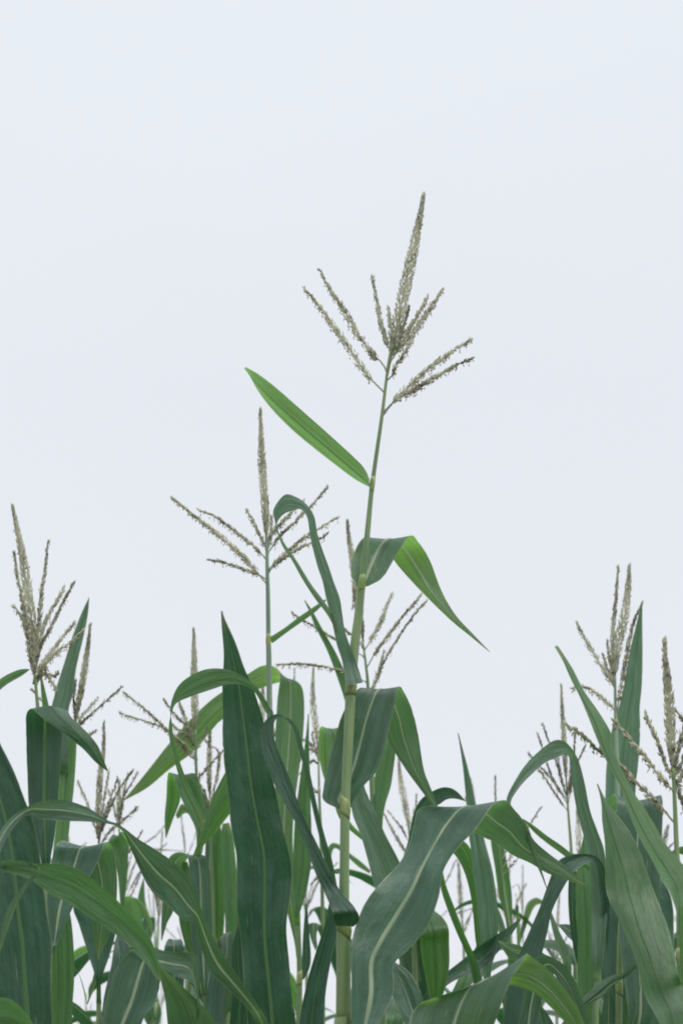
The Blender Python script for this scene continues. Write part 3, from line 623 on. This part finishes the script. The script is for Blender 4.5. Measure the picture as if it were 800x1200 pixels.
p26.leaf('d', [(712,1220,738,1220),(704,1150,737,1150),(703,1100,738,1100),(704,1050,735,1050),(715,1000,725,1000)], .1, .15)
p26.leaf('d', [(745,1250,792,1250),(742,1180,792,1180),(740,1120,790,1110),(745,1060,785,1050),(755,1010,760,1010)], .1, .2)
p26.leaf('d', [(751,1140,751,1145),(728,1140.5,729,1148),(712,1145,716,1157),(695,1157,706,1167),(680,1172,690,1178),(668,1186,672,1193),(655,1203,656,1205)], -.25, -.3, ripple=0)
p26.leaf('g', [(700,1240,724,1240),(703,1200,722,1200),(707,1172,719,1175),(712,1160,713,1160)], 0, 0)
p26.leaf('m', [(728,1240,744,1240),(729,1200,743,1200),(730,1178,741,1185),(733,1170,734,1170)], .05, .05)
p25 = Plant('distant corn plant with small dark tassel by the right edge', 4.2,
    [(776,992,2.4),(775,1050,4),(774,1200,6),(774,1280,7)], low=3)
p25.tassel((6.5, .25, .4, 0, [(782,968),(780,976),(778,985),(776,995)]), [(3, .2, .3, 0, [(771,980),(773,988),(776,1000)]), (3, .2, .2, 0, [(792,988),(786,990),(777,1004)])], dens=.7)

p13 = Plant('corn plant at the right edge with thick fuzzy tassel spike and long drooping side branches', 1.8,
    [(788,900,4.5),(790,940,6),(792,990,7),(795,1050,8.5),(797,1118,12),(799,1135,16),(801,1200,18),(803,1280,20)], nodes=(1127,))
p13.leaf('b', [(795,1092,803,1086),(786,1052,808,1034),(774,1030,799,1012),(761,1003,779,988),(747,978,767,968),(735,950,753,945),(725,920,742,928),(711,894,728,901),(700,868,718,877),(690,843,714,857),(680,820,699,831),(666,790,684,809),(658,770,670,783),(651,756,653,757)], -.12, -.02, ripple=0.01, e=.03)
p13.leaf('m', [(790,1290,812,1290),(773,1200,812,1195),(758,1167,802,1160),(746,1133,793,1135),(738,1112,787,1112),(728,1091,782,1093),(719,1067,777,1072),(712.5,1045,769,1046),(709,1013,757,1016),(706,990,745,993),(704.5,965,730,967),(705,941,713,940),(701,918,702,918)], -.12, .05, e=.03)
p13.leaf('b', [(794,1040,798,1036),(786,1020,792,1015),(783,1003,790,998),(792,994,800,1002),(806,990,812,1000)], .03, .03)
p13.tassel((12, .55, .55, 0, [(778,751),(779,772),(781,795),(783,820),(784.5,850),(786.5,880),(788,903)]), [
    (5.5, .5, .5, 0, [(756,837),(763,853),(770,870),(778,892),(786,910),(789,918)]),
    (6.5, .5, .7, -.05, [(664,850),(682,862),(702,880),(725,896),(745,917),(763,934),(776,948),(790,966)]),
    (7.5, .62, .7, -.04, [(720,845),(737,865),(755,887),(770,907),(780,918),(790,930)]),
    (5, .35, .4, .02, [(788,838),(795,846),(806,862),(800,890),(789,910)][2:]),
    (6, .4, .5, .02, [(806,830),(800,858),(794,880),(789,905)]),
    (4.5, .35, .3, .0, [(791,832),(800,843),(812,860)][::1] + [(806,890), (790,925)]),
    (4, .3, .3, .02, [(801,948),(796,930),(790,912)]),])

# ---- left-hand group
p3 = Plant('corn plant at the far left with tall many-branched tassel above its folded broad leaf', 2.3,
    [(41,790,4),(43,812,4.5),(45,835,5.5),(49,900,8),(53,1005,11),(54,1018,12),(55,1200,14),(55,1280,15)], nodes=(1010,))
p3.leaf('d', [(49,1012,59,1012),(41,980,64,980),(34,945,68,945),(32,900,71,900),(31,860,73,860),(31,838,75,838,-.01),(37,831,79,832,-.03),(48,840,84,840,-.06),(64,851,93,849,-.08),(82,865,104,860,-.09),(98,878,115,874,-.09),(112,893,121,889,-.09),(126,904,127,903,-.08)], -.02, -.03, ripple=.02, mrw=.0045)
p3.leaf('b', [(50,870,60,870),(50,832,58,832),(48.5,812,54,812),(47,787,48,787)], .02, .02)
p3.leaf('g', [(57,1125,65,1125),(60,1105,68,1105),(55,1060,85,1065),(57,1032,101,1036),(60,1010,115,1010),(67,988,124,988),(80,987,131,990,.04),(95,1010,136,1008,.05),(105,1040,137.5,1045,.05),(108,1080,132,1085,.05),(112,1110,122,1110,.05),(115,1125,116,1125,.05)], -.25, -.2, ripple=.01, mrw=.0045)
p3.leaf('m', [(60,1290,78,1290),(61,1200,75,1200),(61,1150,76,1150),(61,1115,75,1112),(64,1100,72,1095),(70,1080,71,1080)], -.05, -.05)
p3.tassel((11, .62, .5, 0, [(15,594),(20,617),(26,647),(31,680),(36,715),(39,745),(41,788)]), [
    (7.5, .5, .5, -.02, [(17,649),(21,675),(27,705),(31,730),(36,765),(41,796)]),
    (7, .3, .4, -.02, [(31,735),(34,752),(37,770),(41,792)]),
    (6.5, .45, .4, .02, [(56,636),(54,662),(50,687),(47,717),(44,750),(42,785)]),
    (6, .72, .9, .03, [(75,689),(63,710),(53,730),(45,760),(42,780)]),
    (5.5, .5, .9, -.03, [(86,684),(72,710),(60,735),(48,757),(43,780)]),
    (6.5, .78, .8, .03, [(86,731),(67,755),(50,777),(43,795)]),
    (7.5, .75, 1., -.03, [(97,739),(80,755),(65,766),(50,781),(43,796)]),
    (4.5, .7, .5, .03, [(17,711),(25,722),(31,738),(38,770)]),
    (6.5, .45, .9, .0, [(66,806),(60,797),(55,788),(50,780),(43,798)]),
    (4, .35, .5, .03, [(68,788),(62,792),(52,790),(43,800)])])
p4 = Plant('corn plant with tall pointed leaf and slim spike, right of the far left tassel', 2.75,
    [(89,846,3),(86,872,5),(80,930,7),(74,1000,9),(71,1200,12),(70,1280,13)])
p4.leaf('p', [(62,900,80,900),(58,860,81,860),(60,831,81,831),(64,816,86,812),(70,794,89,788),(78,768,93,768),(86,744,98,746),(96,718,103,722),(104.5,700,105,700)], -.05, .0)
p4.leaf('b', [(64,1060,77,1060),(62,1010,79,1000),(66,960,83,960),(68,920,87,920),(71,885,90,880),(76,865,89,865),(80,850,84,850)], -.06, -.03)
p4.leaf('m', [(70,1290,90,1290),(70,1200,85,1200),(72,1150,87,1150),(73,1110,87,1115),(72,1080,84,1080),(70,1050,78,1050),(70,1020,72,1020)], -.05, -.05)
p4.leaf('m', [(80,1118,84,1126),(86,1130,88,1136),(92,1139,94,1143),(98,1160,100,1162),(101,1176,102,1176)], 0, .05)
p4.tassel((8, .5, .6, 0, [(106,733),(103.5,756),(100,780),(96,806),(91.5,828),(89,846)]), [
    (4, .2, .2, .0, [(89,798),(87,815),(88,835),(89,850)]),
    (3.6, .28, .5, -.02, [(142,806),(132,815),(122,824),(108,836),(94,849),(88,856)]),
    (4.5, .7, .4, .02, [(114,819),(105,829),(97,838),(90,852)]),
    (3, .25, .2, .02, [(38,808),(50,822),(64,836),(84,862)]),
    (3.2, .2, .2, .0, [(111,857),(105,861),(96,866),(87,872)])])

px0 = Plant('corn plant outside the left edge, only one light green leaf tip reaching in', 2.25,
    [(-64,820,9),(-60,900,11),(-58,1200,15),(-58,1280,16)])
px0.leaf('b', [(-60,862,-56,866),(-30,822,-26,834),(0,796,2,807.5),(16,787,14,799),(26,784,26,792),(35,784,35,785)], 0, 0)
pvl = Plant('corn plant in the left corner, one giant dark upright leaf with pale midrib', 1.75,
    [(-45,700,8),(-38,800,10),(-25,900,13),(-5,1050,17),(18,1250,20),(24,1330,21)])
pvl.leaf('d', [(10,1300,50,1300),(6,1250,61,1250),(2,1200,62,1200),(-5,1150,61,1150),(-11,1105,61,1105),(-15,1065,54.5,1067),(-20,1012,49,1012),(-26,970,42,970),(-32,930,27,930),(-36,900,15,900),(-34,870,0,870),(-28,840,-10,840),(-25,815,-22,815)], -.05, -.05, mrw=.0045)
pv2 = Plant('nearest corn plant, outside the left edge, olive green leaf arching in low', 1.6,
    [(-125,700,10),(-120,900,14),(-114,1150,20),(-110,1300,22)])
pv2.leaf('m', [(-100,1112,-95,1120),(-50,1040,-46,1054),(0,1011,0,1024),(20,1009,18,1025),(45,1012,38,1032),(66,1012,58,1047),(84,1015,83,1060),(103,1026,105,1075),(122,1041,128,1090),(142,1059,148,1104),(162,1080,162,1118),(176,1099,174,1132),(185,1123,182,1144),(189,1150,188,1151)], 0, -.06, cup=.06, ripple=.01)
pv2.leaf('g', [(-90,1085,-80,1085),(-40,1030,-38,1038),(20,1011,20,1016,.02),(46,1016,48,1021),(30,1034,34,1037),(14,1056,20,1060),(4,1080,11,1084),(0,1105,3,1108),(-2,1118,-1,1119)], -.02, -.05, ripple=0, midrib=False)
pv2.leaf('m', [(-70,1200,-70,1260),(-40,1180,-42,1235),(0,1169,-6,1222),(20,1176,12,1222),(36,1194,30,1226),(50,1216,48,1220)], -.05, -.08)

p5 = Plant('corn plant with brown upright spike right of the folded leaf at the left', 3.0,
    [(116,990,2.6),(117,1040,4),(116,1130,5.5),(116,1200,7.5),(116,1280,8)], nodes=(1142,))
p5.leaf('d', [(113,1150,119,1150),(104,1120,130,1115),(92,1083,137,1085),(86,1062,137,1060),(95,1030,137,1030),(115,1000,125,1000)], -.05, -.05)
p5.leaf('b', [(114,1128,117,1134),(108,1150,112,1155),(102,1177,103,1177)], -.03, -.05)
p5.leaf('d', [(117,1210,136,1210),(122,1170,140,1160),(130,1130,152,1115),(135,1105,145,1100),(138,1090,139,1090)], -.02, .1)
p5.tassel((7.5, .45, .6, 0, [(122,847),(122,866),(121,886),(118,905),(116.5,930),(115.5,950),(116,988)]), [
    (4.5, .7, .6, .02, [(128,902),(125,920),(121,945),(117,975)]),
    (4.5, .72, .6, .0, [(92,917),(100,935),(106,952),(115,980)]),
    (5.5, .2, .4, .02, [(138,912),(132,930),(126,946),(120,966),(117,985)]),
    (5, .2, .4, .0, [(160,947),(148,958),(138,966),(126,978),(117,992)]),
    (4, .2, .3, -.02, [(156,903),(146,916),(134,936),(124,960),(117,982)]),
    (5, .25, .3, 0, [(115,950),(115,968),(116,985)])], dens=.8)
p18 = Plant('corn plant close behind it with brownish tassel fanned to the right', 3.4,
    [(140,970,2.4),(141,1010,4),(143,1060,5),(144,1200,7),(144,1280,8)])
p18.tassel((6.5, .45, .6, 0, [(140,916),(140,932),(139.5,948),(140,972)]), [
    (4, .2, .4, .02, [(161,906),(152,922),(144,938),(141,965)]),
    (4, .55, .6, .02, [(127,925),(132,940),(138,965)]),
    (4, .2, .4, .02, [(150,908),(146,925),(142,955)]),
    (3, .2, .3, .0, [(168,972),(160,985),(150,1000),(141,1012)])], dens=.7)
p18.leaf('m', [(141,1060,146,1060),(137,1020,150,1020),(127,995,150,990),(128,985,142,975,.0),(134,978,150,980,.03),(138,990,152,995,.05),(139,1010,140,1012,.05)], -.02, 0)
p19 = Plant('small distant corn plant with rounded pale leaf, left of the wide dark hanging leaf', 4.5,
    [(146,1045,2.2),(148,1080,3.6),(150,1200,5),(150,1280,6)])
p19.leaf('b', [(148,1120,160,1120),(147,1085,168,1088),(141,1062,162,1055),(152,1051,170,1060),(165,1064,177,1078),(177,1093,179,1096)], -.1, -.15)
p19.leaf('g', [(160,1110,172,1110),(165,1090,181,1088),(168,1077,182,1076),(174,1074,178,1075)], 0, 0)
p19.leaf('m', [(160,1075,170,1075),(162,1050,170,1050),(168,1029,169,1029)], 0, 0)
p19.tassel((4, .6, .4, 0, [(145,983),(144,1000),(144,1020),(146,1046)]), [
    (4.2, .3, .5, 0, [(162,1003),(156,1018),(150,1035),(147,1048)]), (3.6, .2, .3, 0, [(172,1012),(164,1026),(155,1047),(148,1058)]),
    (3.2, .2, .3, 0, [(158,992),(153,1006),(147,1030)]), (3, .2, .2, 0, [(195,989),(180,1002),(162,1025),(148,1052)]),
    (3, .5, .4, 0, [(134,1005),(139,1020),(146,1045)])], dens=.55)
p20 = Plant('thin distant corn plant with bare spike in the sky gap below the pale folded leaf', 4.9,
    [(217,998,1.6),(218,1030,2.6),(219,1200,5),(219,1280,6)], low=3)
p20.tassel((3, .45, .3, 0, [(212,955),(214,970),(216,985),(217,1000)]), [
    (2.6, .2, .1, 0, [(206,950),(196,964),(184,978),(170,992)][::1] + [(215,1030)][:0] + [(200,1020), (217,1035)][:0]),
    (2, .3, .1, 0, [(230,975),(226,988),(219,1004)])], dens=.5)
p21 = Plant('faint distant corn plant with spidery tassel in the gap above the bottom left leaves', 6.0,
    [(181,1080,1.6),(182,1110,2.8),(183,1200,4),(183,1280,5)], low=3)
p21.tassel((2.4, .45, .2, 0, [(180,1038),(180,1052),(180.5,1066),(181,1082)]), [
    (2, .35, .1, 0, [(168,1050),(173,1066),(180,1088)]), (2, .35, .1, 0, [(174,1040),(176,1060),(180,1084)]),
    (2, .35, .1, 0, [(190,1056),(187,1070),(182,1088)])], dens=.4)
p23 = Plant('faint distant corn plant, pale tassel at the bottom edge in the left sky gap', 6.0,
    [(100,1225,2),(100,1240,3),(100,1290,4)], low=3)
p23.tassel((4, .75, .5, 0, [(101,1166),(101,1182),(101,1200),(100,1228)]), [
    (3, .7, .5, 0, [(93,1178),(95,1194),(99,1225)]), (3, .7, .5, 0, [(107,1176),(106,1192),(101,1225)]),
    (3, .6, .4, 0, [(89,1192),(93,1208),(99,1232)])], dens=.45)

p6 = Plant('corn plant with straight spike behind the left arching leaf, forked pale leaf on its stalk', 2.95,
    [(229,855,3),(230,900,4.2),(232,960,5),(234,1060,6),(238,1155,7),(241,1168,8.5),(242,1200,9),(244,1280,10)], nodes=(1160,))
p6.leaf('m', [(231,985,236,985),(228,968,239,966),(219,950,241,950),(210,930,237,928),(203,910,231,910),(198,905,224,906,.01),(196,915,209,914,.04),(195,935,211.5,936,.05),(193,958,203,960,.05),(194,982,195,982,.05)], -.02, .0, ripple=0)
p6.leaf('g', [(236,1155,243,1155),(226,1110,249,1110),(223,1060,248,1060),(222,1020,246,1020),(218,1001,240,1003),(204,1000,224,1003,.04),(195,1012,214,1016,.06),(192,1040,208,1045,.06),(190,1065,203,1068,.06),(189,1085,196,1082,.06),(189,1102,190,1102,.06)], -.02, 0, ripple=0)
p6.leaf('m', [(235,1160,241,1160),(221,1120,237,1120),(211,1085,233,1090),(209,1050,230,1050),(214,1010,220,1010)], .0, .03)
p6.leaf('b', [(236,985,238,990),(225,960,230,968),(214,942,219,953),(206,955,208,960)], .06, .06)
p6.leaf('g', [(215,1290,250,1270),(203,1240,262,1218),(196,1200,253,1198),(194,1175,236,1176),(190.5,1155,214,1155),(187,1138,197,1140),(186,1127,187,1127)], -.85, -.95)
p6.leaf('g', [(244,1230,260,1230),(250,1160,268,1160),(256,1118,275,1114),(257,1102,273,1093),(263,1094,269,1091)], .05, .1)
p6.leaf('d', [(236,1240,262,1240),(240,1180,262,1180),(248,1130,264,1130),(252,1100,260,1100)], -.05, 0)
p6.tassel((8.5, .6, .7, 0, [(227,738),(227.5,762),(227.5,785),(228,810),(228.5,835),(229,858)]), [
    (4.2, .38, .8, -.02, [(145,811),(165,827),(182,842),(200,859),(216,872),(229,884)]),
    (4.2, .45, .8, .02, [(142,836),(160,842),(176,847),(191,853),(203,862),(228,886)]),
    (4.2, .25, .4, 0, [(193,821),(204,836),(215,848),(228,868)]),
    (6, .35, .8, .02, [(210,823),(216,838),(221,850),(228,868)]),
    (4, .3, .8, .03, [(201,848),(210,856),(220,864),(229,876)]),
    (3.6, .25, .3, 0, [(243,853),(237,866),(230,880)]),
    (4.5, .3, .4, 0, [(215,876),(219,882),(226,888),(230,892)]),
    (2.6, .25, .2, 0, [(261,880),(250,892),(240,903),(231,914)])])
p7 = Plant('corn plant with brown spike left of the very broad leaf, pale upright leaves below it', 3.3,
    [(246,935,3),(247,980,4),(250,1060,6),(254,1200,8),(254,1280,9)])
p7.leaf('m', [(268,1180,276,1180),(266,1120,280,1115),(262,1060,279,1050),(260,1010,277,1010),(259,982,274,985),(261,965,268,964)], -.02, 0, e=.02)
p7.leaf('m', [(246,1150,256,1150),(247,1080,263,1080),(247,1020,261,1020),(250,980,260,980),(255,955,256,955)], 0, 0)
p7.leaf('g', [(239,1070,252,1070),(240,1010,252,1010),(241,975,251,972),(239,950,246,945),(237,930,242,930),(240,924,241,924)], .02, .02)
p7.tassel((6.5, .42, .6, 0, [(246,842),(246,862),(245.5,882),(245,905),(246,935)]), [
    (4, .5, .5, 0, [(258,888),(256,902),(252,920),(247,945)]),
    (2.4, .3, .2, .02, [(240,866),(246,874),(256,884),(262,900)][:3] + [(250,930)]),
    (4.5, .2, .3, .0, [(233,912),(236,922),(240,932),(246,948)]),
    (6, .55, .5, 0, [(286,775),(288,795),(289,815),(280,860),(262,910),(248,945)][:3] + [(286,860),(250,950)][:0])][:3], dens=.75)
p29 = Plant('corn plant whose spike shows in the narrow gap beside the second tallest stalk', 3.3,
    [(308,880,3),(308,1000,5),(308,1200,8),(308,1280,9)], low=3)
p29.tassel((8, .5, .6, 0, [(308,800),(308,815),(307,835),(307,882)]), [(4, .45, .5, 0, [(345,785),(343,800),(330,840),(309,890)])], dens=.7)

pz = Plant('low corn plant at the bottom left, grey-green leaf with bold pale midrib folded over', 1.9,
    [(96,1262,14),(96,1300,17)])
pz.leaf('g', [(95,1290,118,1300),(110,1240,150,1250),(119,1200,168,1195),(126,1170,180,1178),(134,1140,187,1158),(146,1120,187,1140),(158,1113,186,1132),(180,1113,194,1136,.02),(202,1115,207,1144,.04),(222,1116,226,1152,.05),(232,1124,231,1168,.08),(234,1150,233,1185,.1),(234,1190,228,1205,.1)], 0, .05, ripple=.02, mrw=.0045)
py_ = Plant('low corn plant whose rounded leaf bend shows behind the folded bottom left leaf', 3.2,
    [(204,1215,7),(204,1280,9)], low=3)
py_.leaf('g', [(196,1190,212,1190),(192,1150,216,1150),(191,1125,216.5,1122),(194,1105,214,1104),(201,1101,209,1101,.05),(200,1115,211,1115,.08)], 0, .03)

# ---- distant plants that show as loose foliage between the nearer ones
def filler(h, seed, tas=True):
    random.seed(seed)
    e = bpy.data.objects.new('corn_plant', None); C.objects.link(e); e.empty_display_size = 0.1
    pts = [Vector((0, 0, 0)), Vector((0.01, 0, h * 0.3)), Vector((-0.01, 0.01, h * 0.65)), Vector((0, 0, h * (0.86 if tas else 0.735)))]
    cp = crom(pts, 5); v, f = tube(cp, [0.014 * (1 - 0.72 * i / len(cp)) for i in range(len(cp))], 8)
    mesh_obj('stalk', v, f, M_ST, e)
    az = random.random() * 6.28
    for k in range(9):
        z = h * (0.14 + 0.072 * k); c = Vector((0, 0, z)); az += math.pi + random.uniform(-0.45, 0.45)
        arch_leaf(c, az, random.uniform(0.42, 0.62) * (1 - 0.04 * k), random.uniform(0.055, 0.08), e, random.choice('gdmm'), random.uniform(60, 74), droop=random.uniform(1.6, 2.6))
    e['category'] = 'corn plant'; e['group'] = 'corn plants growing in the field'
    if not tas: return e
    r = mesh_obj('tassel', *tube([Vector((0, 0, h * 0.85)), Vector((0, 0, h * 0.9))], [0.003, 0.002], 6), M_RACH, e)
    spk(crom([Vector((0.01, 0, h)), Vector((0, 0.005, h * 0.94)), Vector((0, 0, h * 0.89))], 6), 0.012, .5, .5, r, 'spike', .5, True)
    for k in range(6):
        a = random.random() * 6.28; l = random.uniform(0.12, 0.18)
        q = Vector((math.cos(a) * l * .6, math.sin(a) * l * .6, h * 0.89 + l * .75))
        spk(crom([q, Vector((q.x * .45, q.y * .45, h * .89 + l * .42)), Vector((0, 0, h * 0.875))], 6), 0.007, random.uniform(.2, .6), .4, r, 'branch', .6, False)
    e['category'] = 'corn plant'; e['group'] = 'corn plants growing in the field'
    return e
protos = [filler(2.35, 11), filler(2.22, 23), filler(2.3, 35)]
def copy_plant(o, parent=None):
    c = o.copy(); C.objects.link(c)
    if parent: c.parent = parent
    for ch in list(o.children): copy_plant(ch, c)
    return c
spots = [
 (-1.05, 5.6, 'distant corn plant low behind the folded broad leaf at the left'),
 (-.72, 6.8, 'distant corn plant low behind the forked pale leaf'),
 (-1.5, 7.4, 'distant corn plant low behind the giant dark leaf in the left corner'),
 (.62, 5.4, 'distant corn plant low behind the dark strap leaf'),
 (.1, 6.9, 'distant corn plant low just right of the tallest stalk'),
 (-.28, 5.3, 'distant corn plant low behind the very broad dark leaf'),
 (.30, 6.0, 'distant corn plant low behind the fold of the big right leaf'),
 (1.02, 6.4, 'distant corn plant low behind the pale broad upright leaf'),
 (1.25, 5.2, 'distant corn plant behind the stalk at the right edge'),
 (1.55, 7.4, 'farther corn plant low behind the flat bent leaf on the right'),
 (-.45, 8.4, 'farther corn plant low between the very broad leaf and the second stalk'),
 (.75, 8.2, 'farther corn plant low behind the spear-like leaf'),
 (-1.9, 8.8, 'farther corn plant low at the left edge'),
 (1.9, 9.0, 'farther corn plant low at the right, behind the long pale strap'),
 (-1.3, 6.3, 'distant corn plant low left of the thin stalk in the left sky gap'),
 (-.95, 4.9, 'distant corn plant low behind the brown upright spike at the left'),
 (-.62, 5.0, 'distant corn plant low left of the forked pale leaf'),
 (-.12, 4.9, 'distant corn plant low just left of the tallest stalk'),
 (.42, 7.3, 'farther corn plant low right of the tallest stalk'),
 (.95, 4.6, 'distant corn plant low behind the hooked leaf'),
 (1.3, 8.4, 'farther corn plant low behind the hooked leaf'),
 (-1.1, 9.2, 'farthest corn plant low in the left sky gap'),
 (.2, 9.4, 'farthest corn plant low right of the tallest stalk'),
 (.85, 9.8, 'farthest corn plant low beside the small arching pale leaf')]
rnd = random.Random(5)
for i, (x, y, lb) in enumerate(spots):
    o = protos[i] if i < 3 else copy_plant(protos[i % 3])
    o.location = (x, y, 0); o.rotation_euler = (0, 0, rnd.uniform(0, 6.28)); sc = rnd.uniform(.93, 1.05); o.scale = (sc, sc, sc)
    o['label'] = lb
low = filler(2.48, 41, False); low2 = filler(2.34, 52, False)
lspots = [(225,3.6,'leafy low corn plant without tassel under the forked pale leaf'),
 (150,3.4,'leafy low corn plant without tassel behind the folded bottom left leaf'),
 (268,3.3,'leafy low corn plant without tassel just left of the very broad leaf'),
 (438,3.4,'leafy low corn plant without tassel behind the base of the big right leaf'),
 (505,3.5,'leafy low corn plant without tassel between the big right leaf and the spear-like leaf'),
 (590,3.4,'leafy low corn plant without tassel left of the dark strap leaf'),
 (712,3.3,'leafy low corn plant without tassel behind the flat bent leaf on the right'),
 (765,3.0,'leafy low corn plant without tassel just left of the right edge plant'),
 (30,3.2,'leafy low corn plant without tassel behind the giant dark leaf in the left corner'),
 (182,4.2,'leafy low corn plant without tassel right of the rounded pale leaf'),
 (400,4.4,'leafy low corn plant without tassel straight behind the foot of the tallest stalk'),
 (325,4.6,'leafy low corn plant without tassel behind the second tallest stalk'),
 (660,4.0,'leafy low corn plant without tassel under the distant brown tassel'),
 (735,4.3,'leafy low corn plant without tassel behind the thin small leaf at lower right'),
 (478,4.1,'leafy low corn plant without tassel behind the belly of the big right leaf'),
 (622,4.4,'leafy low corn plant without tassel just right of the dark strap leaf foot'),
 (690,4.2,'leafy low corn plant without tassel behind the pale broad upright leaf'),
 (203,4.3,'leafy low corn plant without tassel behind the wide dark hanging leaf'),
 (292,4.2,'leafy low corn plant without tassel straight behind the very broad dark leaf'),
 (545,4.4,'leafy low corn plant without tassel under the distant dark branched tassel')]
for i, (px, Y, lb) in enumerate(lspots):
    o = (low, low2)[i] if i < 2 else copy_plant((low, low2)[i % 2])
    o.location = ((px - 400) / FPX * Y * 0.94, Y, 0); o.rotation_euler = (0, 0, rnd.uniform(0, 6.28)); o['label'] = lb
